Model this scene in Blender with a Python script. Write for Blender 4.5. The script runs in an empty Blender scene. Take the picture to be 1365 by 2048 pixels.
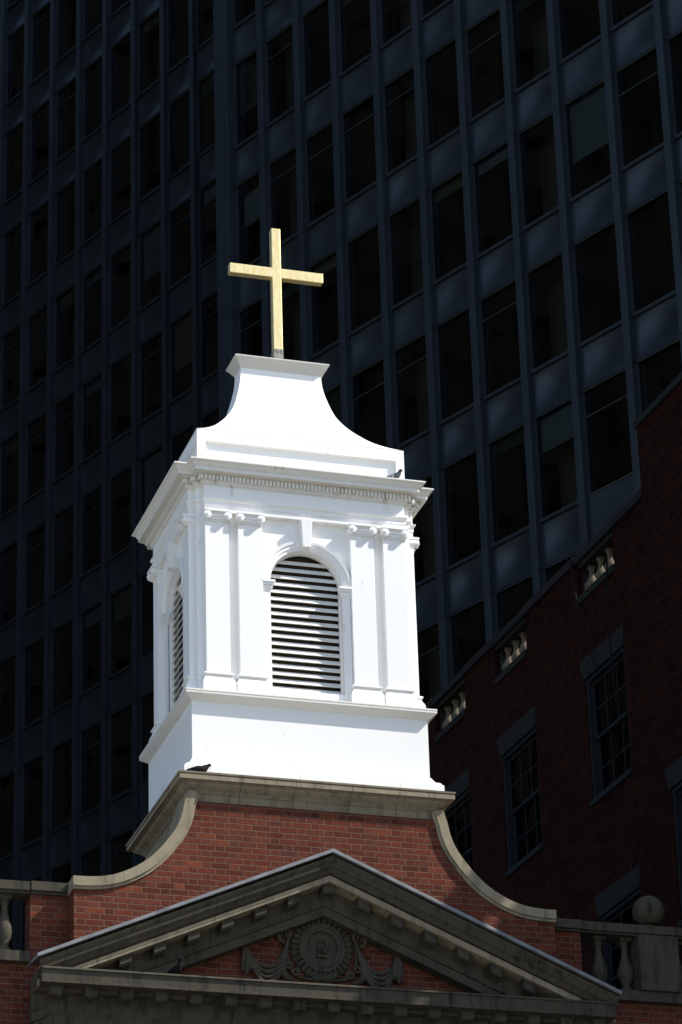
import bpy, math, random
from mathutils import Vector, Matrix
R_ = math.radians
random.seed(7)
scene = bpy.context.scene
col = bpy.data.collections.new("scene_objects"); scene.collection.children.link(col)
ZO = 1.6            # heights below are measured from the eye, 1.6 m above the ground

# ------------------------------------------------------------------ objects
def tag(o, label=None, cat=None, group=None, kind=None):
    if label: o['label'] = label
    if cat: o['category'] = cat
    if group: o['group'] = group
    if kind: o['kind'] = kind
    return o
def empty(name, loc, rz=0):
    o = bpy.data.objects.new(name, None); col.objects.link(o)
    o.location = loc; o.rotation_euler = (0, 0, rz); o.empty_display_size = .3
    return o
def rt(p): return p
class MB:
    """collects faces and links them as ONE mesh object"""
    def __init__(s, T=None):
        s.v = []; s.f = []; s.sm = []; s.T = T or rt
    def add(s, verts, faces, smooth=False):
        n = len(s.v)
        for p in verts:
            p = s.T(p); s.v.append((p[0], p[1], p[2]))
        s.f += [tuple(n + i for i in f) for f in faces]; s.sm += [smooth] * len(faces)
    def box(s, x0, x1, y0, y1, z0, z1):
        s.add([(x0,y0,z0),(x1,y0,z0),(x1,y1,z0),(x0,y1,z0),(x0,y0,z1),(x1,y0,z1),(x1,y1,z1),(x0,y1,z1)],
              [(0,3,2,1),(4,5,6,7),(0,1,5,4),(1,2,6,5),(2,3,7,6),(3,0,4,7)])
    def cyl(s, p0, p1, r0, r1=None, n=16, smooth=True, cap=True):
        r1 = r0 if r1 is None else r1
        p0 = Vector(p0); p1 = Vector(p1); d = (p1 - p0).normalized()
        a = d.orthogonal().normalized(); b = d.cross(a)
        vs = []
        for p, r in ((p0, r0), (p1, r1)):
            for i in range(n):
                t = 2 * math.pi * i / n
                vs.append(p + (a * math.cos(t) + b * math.sin(t)) * r)
        s.add(vs, [(i, (i + 1) % n, n + (i + 1) % n, n + i) for i in range(n)], smooth)
        if cap:
            s.add(vs[:n], [tuple(range(n))[::-1]]); s.add(vs[n:], [tuple(range(n))])
    def lathe(s, c, prof, n=18, smooth=True):
        """prof: (radius, z)"""
        vs = []
        for r, z in prof:
            for i in range(n):
                t = 2 * math.pi * i / n
                vs.append((c[0] + r * math.cos(t), c[1] + r * math.sin(t), c[2] + z))
        fs = []
        for k in range(len(prof) - 1):
            for i in range(n):
                j = (i + 1) % n
                fs.append((k*n+i, k*n+j, (k+1)*n+j, (k+1)*n+i))
        s.add(vs, fs, smooth)
        s.add(vs[:n], [tuple(range(n))[::-1]]); s.add(vs[-n:], [tuple(range(n))])
    def tube(s, pts, rad, n=10, squash=1.0, up=None):
        """loft of rings along a path; rad number or list"""
        pts = [Vector(p) for p in pts]; m = len(pts)
        if not isinstance(rad, (list, tuple)): rad = [rad] * m
        vs = []; a = None
        for k, p in enumerate(pts):
            d = (pts[min(k+1, m-1)] - pts[max(k-1, 0)]).normalized()
            if up is not None:
                b = d.cross(Vector(up)).normalized(); a = b.cross(d)
            else:
                if a is None: a = d.orthogonal().normalized()
                a = (a - d * a.dot(d)).normalized(); b = d.cross(a)
            r = rad[k]
            for i in range(n):
                t = 2 * math.pi * i / n
                vs.append(p + a * math.cos(t) * r * squash + b * math.sin(t) * r)
        fs = []
        for k in range(m - 1):
            for i in range(n):
                j = (i + 1) % n
                fs.append((k*n+i, k*n+j, (k+1)*n+j, (k+1)*n+i))
        s.add(vs, fs, True); s.add(vs[:n], [tuple(range(n))[::-1]]); s.add(vs[-n:], [tuple(range(n))])
    def sweep(s, plan, prof, closed=True, cap_top=False, cap_bot=False):
        """plan: CCW (x,y) polygon; prof: list of (outward offset, z); mitred"""
        n = len(plan)
        def off(i, o):
            p = Vector(plan[i]).to_2d(); a = Vector(plan[i-1]).to_2d(); b = Vector(plan[(i+1) % n]).to_2d()
            d1 = (p - a).normalized(); d2 = (b - p).normalized()
            n1 = Vector((d1.y, -d1.x)); n2 = Vector((d2.y, -d2.x))
            return p + (n1 + n2) * (o / (1 + n1.dot(n2)))
        rings = []
        for o, z in prof:
            rings.append([(*off(i, o), z) for i in range(n)])
        vs = [p for r in rings for p in r]
        fs = []
        for k in range(len(prof) - 1):
            for i in range(n):
                j = (i + 1) % n
                fs.append((k*n+i, k*n+j, (k+1)*n+j, (k+1)*n+i))
        s.add(vs, fs)
        if cap_top: s.add(rings[-1], [tuple(range(n))])
        if cap_bot: s.add(rings[0], [tuple(range(n))[::-1]])
    def prism(s, poly, y0, y1):
        """poly: list of (x,z), counter-clockwise seen from -y; extruded from y0 (front) to y1"""
        n = len(poly)
        s.add([(x, y0, z) for x, z in poly], [tuple(range(n))])
        s.add([(x, y1, z) for x, z in poly], [tuple(range(n))[::-1]])
        s.add([(x, y0, z) for x, z in poly] + [(x, y1, z) for x, z in poly],
              [(i, n + i, n + (i+1) % n, (i+1) % n) for i in range(n)])
    def build(s, name, mat, parent=None, bevel=0, label=None):
        me = bpy.data.meshes.new(name)
        me.from_pydata([(x, y, z) for x, y, z in s.v], [], s.f)
        me.polygons.foreach_set('use_smooth', s.sm)
        me.materials.append(mat); me.update()
        o = bpy.data.objects.new(name, me); col.objects.link(o)
        if parent: o.parent = parent
        if label: o['label'] = label
        if bevel:
            b = o.modifiers.new('bevel', 'BEVEL'); b.width = bevel; b.segments = 2; b.limit_method = 'ANGLE'; b.angle_limit = R_(40)
        return o
def copy_tree(o, parent=None):
    c = o.copy(); col.objects.link(c); c.parent = parent
    for ch in [q for q in bpy.data.objects if q.parent == o and q != c]: copy_tree(ch, c)
    return c
def catmull(P, m=6):
    out = []
    for i in range(len(P) - 1):
        p0 = P[max(i-1, 0)]; p1 = P[i]; p2 = P[i+1]; p3 = P[min(i+2, len(P)-1)]
        for k in range(m):
            t = k / m
            out.append(tuple(.5 * (2*p1[j] + (p2[j]-p0[j])*t + (2*p0[j]-5*p1[j]+4*p2[j]-p3[j])*t*t + (3*p1[j]-p0[j]-3*p2[j]+p3[j])*t**3) for j in range(len(p1))))
    out.append(tuple(P[-1])); return out

# ------------------------------------------------------------------ materials
class N:
    def __init__(s, name):
        s.m = bpy.data.materials.new(name); s.m.use_nodes = True; s.t = s.m.node_tree; s.t.nodes.clear()
        s.out = s.t.nodes.new('ShaderNodeOutputMaterial')
    def n(s, typ, **kw):
        q = s.t.nodes.new('ShaderNode' + typ)
        for k, v in kw.items():
            if k.startswith('i_'):
                key = k[2:]; q.inputs[int(key) if key.isdigit() else key.replace('_', ' ')].default_value = v
            else: setattr(q, k, v)
        return q
    def l(s, a, b): s.t.links.new(a, b)
    def math(s, op, a, b=None, c=None):
        q = s.t.nodes.new('ShaderNodeMath'); q.operation = op
        for i, v in enumerate((a, b, c)):
            if v is None: continue
            if isinstance(v, (int, float)): q.inputs[i].default_value = v
            else: s.l(v, q.inputs[i])
        return q.outputs[0]
    def mix(s, f, a, b, typ='MIX'):
        q = s.t.nodes.new('ShaderNodeMix'); q.data_type = 'RGBA'; q.blend_type = typ
        for sock, v in ((q.inputs['Factor'], f), (q.inputs[6], a), (q.inputs[7], b)):
            if isinstance(v, (int, float)): sock.default_value = v
            elif isinstance(v, tuple): sock.default_value = (*v, 1)
            else: s.l(v, sock)
        return q.outputs[2]
    def noise(s, scale, detail=4, rough=.55, vec=None, sc=None):
        q = s.n('TexNoise'); q.inputs['Scale'].default_value = scale; q.inputs['Detail'].default_value = detail; q.inputs['Roughness'].default_value = rough
        v = vec or s.obj()
        if sc:
            m = s.n('Mapping'); m.inputs['Scale'].default_value = sc; s.l(v, m.inputs[0]); v = m.outputs[0]
        s.l(v, q.inputs['Vector']); return q.outputs['Fac']
    def obj(s):
        if not hasattr(s, '_o'): s._o = s.n('TexCoord').outputs['Object']
        return s._o
    def ramp(s, f, a, b):
        q = s.n('MapRange'); s.l(f, q.inputs[0]); q.inputs[1].default_value = a; q.inputs[2].default_value = b; return q.outputs[0]
    def pr(s, color, rough=.6, metal=0, bump=None, bs=.3, bd=.01, spec=.5):
        p = s.n('BsdfPrincipled')
        if isinstance(color, tuple): p.inputs['Base Color'].default_value = (*color, 1)
        else: s.l(color, p.inputs['Base Color'])
        if isinstance(rough, (int, float)): p.inputs['Roughness'].default_value = rough
        else: s.l(rough, p.inputs['Roughness'])
        p.inputs['Metallic'].default_value = metal
        p.inputs['Specular IOR Level'].default_value = spec
        if bump is not None:
            b = s.n('Bump'); b.inputs['Strength'].default_value = bs; b.inputs['Distance'].default_value = bd
            s.l(bump, b.inputs['Height']); s.l(b.outputs[0], p.inputs['Normal'])
        s.l(p.outputs[0], s.out.inputs[0]); return p

def m_white(name='white_paint', dirt=.8, tint=(.87, .865, .845)):
    k = N(name)
    n1 = k.noise(2.2, 6, .65); n2 = k.noise(9, 5, .6, sc=(1, 1, .25)); n3 = k.noise(26, 4, .7)
    d = k.math('MULTIPLY', k.ramp(n2, .60, .80), k.ramp(n1, .50, .68))
    d = k.math('MULTIPLY', d, dirt * 2)
    c = k.mix(d, tint, (.42, .40, .35))
    c = k.mix(k.math('MULTIPLY', k.ramp(n3, .66, .74), dirt * .5), c, (.30, .28, .24))
    k.pr(c, .45, bump=k.noise(14, 5, .6), bs=.10, bd=.004)
    return k.m
def m_stone(name, base, dark, dirt=1.0, joints=0.0):
    k = N(name)
    n1 = k.noise(3.0, 7, .7); n2 = k.noise(7, 6, .65, sc=(1.4, 1.4, .22)); n3 = k.noise(60, 3, .6)
    c = k.mix(k.ramp(n1, .35, .68), base, tuple(v * .78 for v in base))
    c = k.mix(k.math('MULTIPLY', k.ramp(n2, .50, .72), .75 * dirt), c, dark)
    c = k.mix(k.math('MULTIPLY', k.ramp(n3, .45, .7), .22), c, dark)
    k.pr(c, .85, bump=k.math('ADD', n1, k.math('MULTIPLY', n3, .35)), bs=.35, bd=.012, spec=.10)
    return k.m
def m_brick(name, reds, mortar, course=.073, ml=.009, bump=.5):
    """Flemish bond: stretcher and header alternate in each course; u = x + y, so it turns corners"""
    k = N(name)
    sp = k.n('SeparateXYZ'); 
    nz = k.n('TexNoise'); nz.inputs['Scale'].default_value = 5; nz.inputs['Detail'].default_value = 3; k.l(k.obj(), nz.inputs['Vector'])
    wob = k.n('VectorMath', operation='SCALE'); sub = k.n('VectorMath', operation='SUBTRACT'); sub.inputs[1].default_value = (.5, .5, .5)
    k.l(nz.outputs['Color'], sub.inputs[0]); k.l(sub.outputs[0], wob.inputs[0]); wob.inputs['Scale'].default_value = .012
    ad = k.n('VectorMath', operation='ADD'); k.l(k.obj(), ad.inputs[0]); k.l(wob.outputs[0], ad.inputs[1])
    k.l(ad.outputs[0], sp.inputs[0])
    u = k.math('ADD', k.math('ADD', sp.outputs[0], sp.outputs[1]), 50.0)
    zr = k.math('DIVIDE', k.math('ADD', sp.outputs[2], 10.03), course)
    row = k.math('FLOOR', zr); fz = k.math('MULTIPLY', k.math('FRACT', zr), course)
    P = .215 + .105 + 2 * ml
    us = k.math('ADD', u, k.math('MULTIPLY', k.math('MODULO', row, 2.0), P / 2))
    ur = k.math('DIVIDE', us, P); per = k.math('FLOOR', ur); fu = k.math('MULTIPLY', k.math('FRACT', ur), P)
    L = .215 + ml
    hd = k.math('GREATER_THAN', fu, L)
    # distance to the joints
    du = k.math('MINIMUM', fu, k.math('MINIMUM', k.math('ABSOLUTE', k.math('SUBTRACT', fu, L)), k.math('SUBTRACT', P, fu)))
    dz = k.math('MINIMUM', fz, k.math('SUBTRACT', course, fz))
    d = k.math('MINIMUM', du, dz)
    edge = k.ramp(d, ml * .35, ml * .8)          # 0 in mortar, 1 on brick
    wn = k.n('TexWhiteNoise', noise_dimensions='3D'); cb = k.n('CombineXYZ')
    k.l(k.math('ADD', k.math('MULTIPLY', per, 2.0), hd), cb.inputs[0]); k.l(row, cb.inputs[1]); k.l(cb.outputs[0], wn.inputs[0])
    w = wn.outputs['Value']
    cr = k.n('ValToRGB'); el = cr.color_ramp.elements
    el[0].position = 0; el[0].color = (*reds[0], 1); el[1].position = 1; el[1].color = (*reds[-1], 1)
    for i, c in enumerate(reds[1:-1]):
        e = el.new((i + 1) / (len(reds) - 1)); e.color = (*c, 1)
    k.l(w, cr.inputs[0])
    n1 = k.noise(18, 5, .65); n2 = k.noise(1.3, 4, .6)
    c = k.mix(k.math('MULTIPLY', k.ramp(n1, .4, .75), .45), cr.outputs[0], tuple(v * .55 for v in reds[1]))
    c = k.mix(k.math('MULTIPLY', k.ramp(n2, .52, .75), .35), c, tuple(min(1, v * 1.45) for v in reds[-1]))
    er = k.math('MULTIPLY', k.ramp(k.noise(7, 4, .6), .64, .72), k.ramp(n2, .5, .62))
    mort = k.mix(k.ramp(k.noise(30, 3, .6), .35, .7), mortar, tuple(v * .65 for v in mortar))
    c = k.mix(k.math('MULTIPLY', k.math('SUBTRACT', 1.0, edge), k.math('SUBTRACT', 1.0, k.math('MULTIPLY', er, .8))), c, mort)
    h = k.math('ADD', k.math('ADD', edge, k.math('MULTIPLY', n1, .5)), k.math('MULTIPLY', w, .25))
    k.pr(c, .9, bump=k.math('SUBTRACT', h, er), bs=bump, bd=.012, spec=.06)
    return k.m

M = {}
M['white'] = m_white()
M['white_cornice'] = m_white('white_paint_weathered', 1.5, (.76, .745, .69))
M['white_cap'] = m_white('chalky_cap_paint', .8, (.56, .55, .50))
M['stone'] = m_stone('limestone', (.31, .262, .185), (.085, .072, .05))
M['stone_dark'] = m_stone('dimmed_dirty_limestone', (.078, .070, .053), (.016, .0145, .012), 1.25)  # dirty stone, colour lowered further to stand in for dim light low down
M['stone_mid'] = m_stone('brown_limestone', (.15, .128, .09), (.05, .043, .03))
M['stone_wing'] = m_stone('weathered_grey_stone', (.020, .020, .019), (.008, .008, .0075), 1.0)
M['trim_wing'] = m_stone('grey_painted_trim', (.017, .020, .023), (.009, .010, .011), .4)
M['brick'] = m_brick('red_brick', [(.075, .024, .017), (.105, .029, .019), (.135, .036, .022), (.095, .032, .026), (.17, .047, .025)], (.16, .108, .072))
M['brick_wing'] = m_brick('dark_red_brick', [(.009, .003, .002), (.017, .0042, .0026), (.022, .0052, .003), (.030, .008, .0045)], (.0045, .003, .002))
k = N('lead_flashing'); k.pr(k.mix(k.ramp(k.noise(6, 5), .4, .7), (.19, .20, .215), (.10, .105, .11)), .6); M['lead'] = k.m
k = N('gold_leaf')
c = k.mix(k.ramp(k.noise(22, 5, .7, sc=(1, 1, .3)), .42, .72), (1.0, .82, .42), (.88, .62, .24))
k.pr(c, .34, .70, bump=k.noise(35, 4), bs=.12, bd=.003); M['gold'] = k.m
k = N('cross_stub'); k.pr(k.mix(k.ramp(k.noise(20, 4), .4, .6), (.30, .29, .26), (.12, .115, .10)), .7); M['stub'] = k.m
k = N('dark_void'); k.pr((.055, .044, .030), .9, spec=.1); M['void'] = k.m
k = N('slat_paint'); k.pr(k.mix(k.ramp(k.noise(8, 5, .6), .5, .75), (.76, .75, .72), (.60, .58, .52)), .5); M['slat'] = k.m
k = N('dark_roofing'); k.pr(k.mix(k.noise(3), (.05, .05, .05), (.09, .085, .08)), .9); M['roof'] = k.m
k = N('black_rubber'); k.pr((.008, .008, .009), .8, spec=.1); M['black'] = k.m
# office tower
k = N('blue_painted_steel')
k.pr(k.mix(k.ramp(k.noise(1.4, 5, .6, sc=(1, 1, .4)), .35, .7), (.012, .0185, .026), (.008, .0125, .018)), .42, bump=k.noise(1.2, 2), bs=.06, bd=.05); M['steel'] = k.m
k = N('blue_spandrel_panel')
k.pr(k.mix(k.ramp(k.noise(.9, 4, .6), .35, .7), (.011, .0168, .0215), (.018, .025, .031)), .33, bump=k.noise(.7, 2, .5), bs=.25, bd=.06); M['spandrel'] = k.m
k = N('bronze_sill'); k.pr((.018, .023, .024), .4); M['sill'] = k.m
def m_glass(name, tint, ior=1.5):
    k = N(name)
    tr = k.n('BsdfTransparent'); tr.inputs[0].default_value = (*tint, 1)
    gl = k.n('BsdfGlossy'); gl.inputs['Roughness'].default_value = .015; gl.inputs[0].default_value = (.9, .95, 1, 1)
    fr = k.n('Fresnel'); fr.inputs[0].default_value = ior
    b = k.n('Bump'); b.inputs['Strength'].default_value = .12; b.inputs['Distance'].default_value = .02; k.l(k.noise(.8, 2, .5), b.inputs['Height']); k.l(b.outputs[0], gl.inputs['Normal'])
    mx = k.n('MixShader'); k.l(fr.outputs[0], mx.inputs[0]); k.l(tr.outputs[0], mx.inputs[1]); k.l(gl.outputs[0], mx.inputs[2])
    k.l(mx.outputs[0], k.out.inputs[0]); return k.m
M['glass'] = m_glass('smoked_glass', (.30, .33, .31))
M['glass_old'] = m_glass('old_window_glass', (.25, .27, .28))
k = N('office_ceiling'); k.pr((.48, .46, .38), .8); M['ceil'] = k.m
k = N('office_wall'); k.pr((.05, .048, .042), .9); M['inwall'] = k.m
k = N('office_column'); k.pr((.22, .21, .18), .8); M['incol'] = k.m
k = N('dark_interior'); k.pr((.03, .03, .03), .9); M['indark'] = k.m
k = N('pale_blind'); k.pr((.30, .36, .44), .8); M['blind_b'] = k.m
k = N('beige_blind'); k.pr((.26, .25, .20), .8); M['blind'] = k.m
k = N('dim_blind'); k.pr((.12, .125, .13), .8); M['blind_d'] = k.m
k = N('asphalt'); k.pr(k.mix(k.noise(30, 4), (.04, .04, .042), (.07, .07, .07)), .9, bump=k.noise(90, 3), bs=.3, bd=.01); M['asphalt'] = k.m
k = N('concrete_paving'); k.pr(k.mix(k.noise(1.5, 6), (.32, .30, .255), (.42, .39, .33)), .85, bump=k.noise(40, 3), bs=.2, bd=.01); M['paving'] = k.m
k = N('road_paint'); k.pr((.7, .7, .66), .7); M['paint'] = k.m
k = N('dark_masonry'); k.pr(k.mix(k.noise(2), (.010, .010, .010), (.006, .006, .006)), .9, spec=.02); M['far_wall'] = k.m

# ------------------------------------------------------------------ camera
yaw, pitch, roll, FPX = 0.3075, 0.4417, -0.0314, 6800.8
fw = Vector((math.sin(yaw)*math.cos(pitch), math.cos(yaw)*math.cos(pitch), math.sin(pitch)))
rr = Vector((math.cos(yaw), -math.sin(yaw), 0)); uu = rr.cross(fw)
cr_, sr_ = math.cos(roll), math.sin(roll)
r2 = rr*cr_ + uu*sr_; u2 = -rr*sr_ + uu*cr_
cd = bpy.data.cameras.new('camera'); cam = bpy.data.objects.new('camera', cd); col.objects.link(cam)
Mx = Matrix((( r2.x, u2.x, -fw.x, 0), (r2.y, u2.y, -fw.y, 0), (r2.z, u2.z, -fw.z, ZO), (0, 0, 0, 1)))
cam.matrix_world = Mx
cd.sensor_fit = 'VERTICAL'; cd.sensor_height = 36; cd.lens = FPX / 2048 * 36; cd.clip_start = .1; cd.clip_end = 3000
scene.camera = cam
def px(p):   # world (z from eye) -> photo pixel; used only to choose which panes become parts
    q = Vector(p); z = q.dot(fw)
    return 682.5 + FPX * q.dot(r2) / z, 1024 - FPX * q.dot(u2) / z

# ------------------------------------------------------------------ light
sun_dir = Vector((.662, -.283, .694)).normalized()
sd = bpy.data.lights.new('sun', 'SUN'); sd.energy = 5.0; sd.angle = R_(.53); sd.color = (1, .955, .88)
so = bpy.data.objects.new('sun', sd); col.objects.link(so); so.location = (30, 0, 60)
so.rotation_euler = sun_dir.to_track_quat('Z', 'Y').to_euler()
w = bpy.data.worlds.new('World'); scene.world = w; w.use_nodes = True
nt = w.node_tree; nt.nodes.clear()
sk = nt.nodes.new('ShaderNodeTexSky'); sk.sky_type = 'NISHITA'; sk.sun_disc = False
sk.sun_elevation = math.asin(sun_dir.z); sk.sun_rotation = math.atan2(sun_dir.x, sun_dir.y)
bg = nt.nodes.new('ShaderNodeBackground'); bg.inputs[1].default_value = .15
ow = nt.nodes.new('ShaderNodeOutputWorld')
nt.links.new(sk.outputs[0], bg.inputs[0]); nt.links.new(bg.outputs[0], ow.inputs[0])
vs = scene.view_settings; vs.view_transform = 'Standard'; vs.look = 'None'; vs.gamma = 1; vs.exposure = 0.43

# ------------------------------------------------------------------ ground
m = MB(); m.box(-900, 900, -900, 900, -.5, 0); tag(m.build('ground', M['asphalt']), kind='structure')
m = MB(); m.box(-120, 120, 24, 60, .004, .13); tag(m.build('pavement', M['paving'], bevel=.02), kind='structure')
m = MB(); m.box(-120, 120, -60, 12, .004, .13); tag(m.build('plaza', M['paving'], bevel=.02), kind='structure')
m = MB()
for i in range(12): m.box(-40 + i*7, -37 + i*7, 15.9, 16.1, .003, .008)
tag(m.build('road_markings', M['paint']), kind='structure')

# ================================================================== CHURCH
CX, CY = 11.2567, 38.0
church = empty('church', (CX, CY, 0))
tag(church, 'red brick church with limestone pediment and white steeple under a gold cross', 'church')
def Tz(p): return (p[0], p[1], p[2] + ZO)
def CB(): return MB(Tz)
# local frames of the four belfry faces: (u to the right seen from outside, w outward, z)
F = {'front': lambda p: (p[0], -p[1], p[2]+ZO), 'left': lambda p: (-p[1], -p[0], p[2]+ZO),
     'back': lambda p: (-p[0], p[1], p[2]+ZO), 'right': lambda p: (p[1], p[0], p[2]+ZO)}
# NB the maps are rotations, windings survive except we feed (u,w): handled by recalculated normals below

def ub(T, name, mat, parent, boxes, bevel=.004):
    mb = MB(T)
    for b in boxes: mb.box(*b)
    return mb.build(name, mat, parent, bevel)

AK, BK = 1.475, .90        # core half sizes
AB, BB = 1.31, 1.08        # projecting bay
plan3 = [(-AB,-BB),(AB,-BB),(AB,-.99),(1.3925,-.99),(1.3925,-BK),(AK,-BK),(AK,BK),(1.3925,BK),(1.3925,.99),(AB,.99),(AB,BB),(-AB,BB),(-AB,.99),(-1.3925,.99),(-1.3925,BK),(-AK,BK),(-AK,-BK),(-1.3925,-BK),(-1.3925,-.99),(-AB,-.99)]
plan2 = [(-AB,-BB),(AB,-BB),(AB,-BK),(AK,-BK),(AK,BK),(AB,BK),(AB,BB),(-AB,BB),(-AB,BK),(-AK,BK),(-AK,-BK),(-AB,-BK)]
rect = lambda a, b: [(-a,-b),(a,-b),(a,b),(-a,b)]

# --- belfry walls (bay front set back .08 behind the pilasters, arched opening) ---
WF, WS = 1.00, 1.40        # wall face distance front/back and sides
def arch_wall(mb, u0, u1, z0, z1, r, zs, zb, wf, wb):
    """wall in (u,w,z) with an arched hole: half width r, springing zs, sill zb; outer face w=wf, reveal back to wb"""
    K = 20
    arc = [(r*math.cos(math.pi*i/K), zs + r*math.sin(math.pi*i/K)) for i in range(K+1)]   # right to left
    q = []
    def f(pts, rev=False): mb.add([(a, wf, b) for a, b in pts], [tuple(range(len(pts)))[::-1] if rev else tuple(range(len(pts)))])
    f([(u0,z0),(-r,z0),(-r,zs),(u0,zs)]); f([(r,z0),(u1,z0),(u1,zs),(r,zs)]); f([(-r,z0),(r,z0),(r,zb),(-r,zb)])
    top = [(u1 if i == 0 else (u0 if i == K else arc[i][0]*1.0), z1) for i in range(K+1)]
    f([(r,zs),(u1,zs),(u1,z1),(r,z1)]); f([(u0,zs),(-r,zs),(-r,z1),(u0,z1)])
    for i in range(K):
        a, b = arc[i], arc[i+1]; f([b, a, (a[0], z1), (b[0], z1)])
    prof = [(r, zb)] + arc + [(-r, zb)]
    n = len(prof)
    mb.add([(a, wf, b) for a, b in prof] + [(a, wb, b) for a, b in prof], [(i, i+1, n+i+1, n+i) for i in range(n-1)] + [(n-1, 0, n, 2*n-1)])
bw = CB()
for nm, hw, wf, r, zs in (('front', AB-.02, WF, .465, 17.285), ('back', AB-.02, WF, .465, 17.285), ('left', BK-.02, WS, .42, 17.36), ('right', BK-.02, WS, .42, 17.36)):
    sub = MB(F[nm]); arch_wall(sub, -hw, hw, 15.70, 18.16, r, zs, 15.86, wf, wf-.14)
    bw.T = rt; bw.add(sub.v, sub.f)
bw.T = Tz
# corner masses (the two stepped returns)
for sx in (-1, 1):
    for sy in (-1, 1):
        def bx(xa, xb, ya, yb):
            bw.box(min(sx*xa, sx*xb), max(sx*xa, sx*xb), min(sy*ya, sy*yb), max(sy*ya, sy*yb), 15.70, 18.15)
        bx(1.15, 1.3925, .6, .99); bx(1.2, AK-.005, .68, BK-.005)
bw.box(-1.3905, -1.38, -.994, -.95, 17.29, 17.30)
belfry = bw.build('belfry_wall', M['white'], church, .004)
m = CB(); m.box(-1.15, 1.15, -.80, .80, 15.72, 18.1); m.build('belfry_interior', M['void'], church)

# --- pilasters ---
def pilaster(T, u0, u1, wf, back, strip=0):
    mb = MB(T)
    mb.box(u0, u1, back, wf, 15.955, 18.05)
    p = mb.build('pilaster', M['white'], church, .004)
    a = MB(T)
    # base: block, ogee, torus
    pl = [(u0, back), (u1, back), (u1, wf), (u0, wf)]
    def ring(o, z): return [(u0-o, back, z), (u0-o, wf+o, z), (u1+o, wf+o, z), (u1+o, back, z)]
    prof = [(.055,15.70),(.055,15.835),(.046,15.85),(.042,15.865),(.026,15.89),(.018,15.915),(.014,15.932),(.032,15.936),(.038,15.948),(.032,15.962),(.0,15.968)]
    vs = [q for o, z in prof for q in ring(o, z)]; n = 4
    a.add(vs, [(k*n+i, k*n+i+1, (k+1)*n+i+1, (k+1)*n+i) for k in range(len(prof)-1) for i in range(3)])
    a.build('base', M['white'], p)
    c = MB(T); uc = (u0+u1)/2; hw = (u1-u0)/2
    c.box(u0-.004, u1+.004, back, wf+.014, 18.005, 18.028)          # astragal
    c.box(u0+.02, u1-.02, back, wf+.028, 18.028, 18.062)            # echinus
    c.box(u0-.005, u1+.005, back, wf+.038, 18.062, 18.112)          # canalis
    c.box(u0-.022, u1+.022, back, wf+.075, 18.122, 18.15)           # abacus
    c.box(u0-.010, u1+.010, back, wf+.055, 18.112, 18.122)
    for s in (-1, 1):
        v = (uc + s*(hw-.022))
        c.cyl((v, back+.01, 18.072), (v, wf+.072, 18.072), .050, .050, 20)
        c.cyl((v, wf+.072, 18.072), (v, wf+.080, 18.072), .034, .030, 16)
        c.cyl((v, wf+.080, 18.072), (v, wf+.088, 18.072), .013, .010, 10)
        c.cyl((v + s*.0, wf+.02, 18.02), (v, wf+.055, 18.018), .016, .012, 8)   # drop below the scroll
    c.build('capital', M['white'], p)
    return p
for nm in ('front', 'back'):
    for u0, u1 in ((-1.31,-1.005),(-.885,-.575),(.575,.885),(1.005,1.31)):
        pilaster(F[nm], u0, u1, BB, WF-.03)
for nm in ('left', 'right'):
    for u0, u1 in ((-.90,-.67),(.67,.90)):
        pilaster(F[nm], u0, u1, AK, WS-.03)

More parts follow.
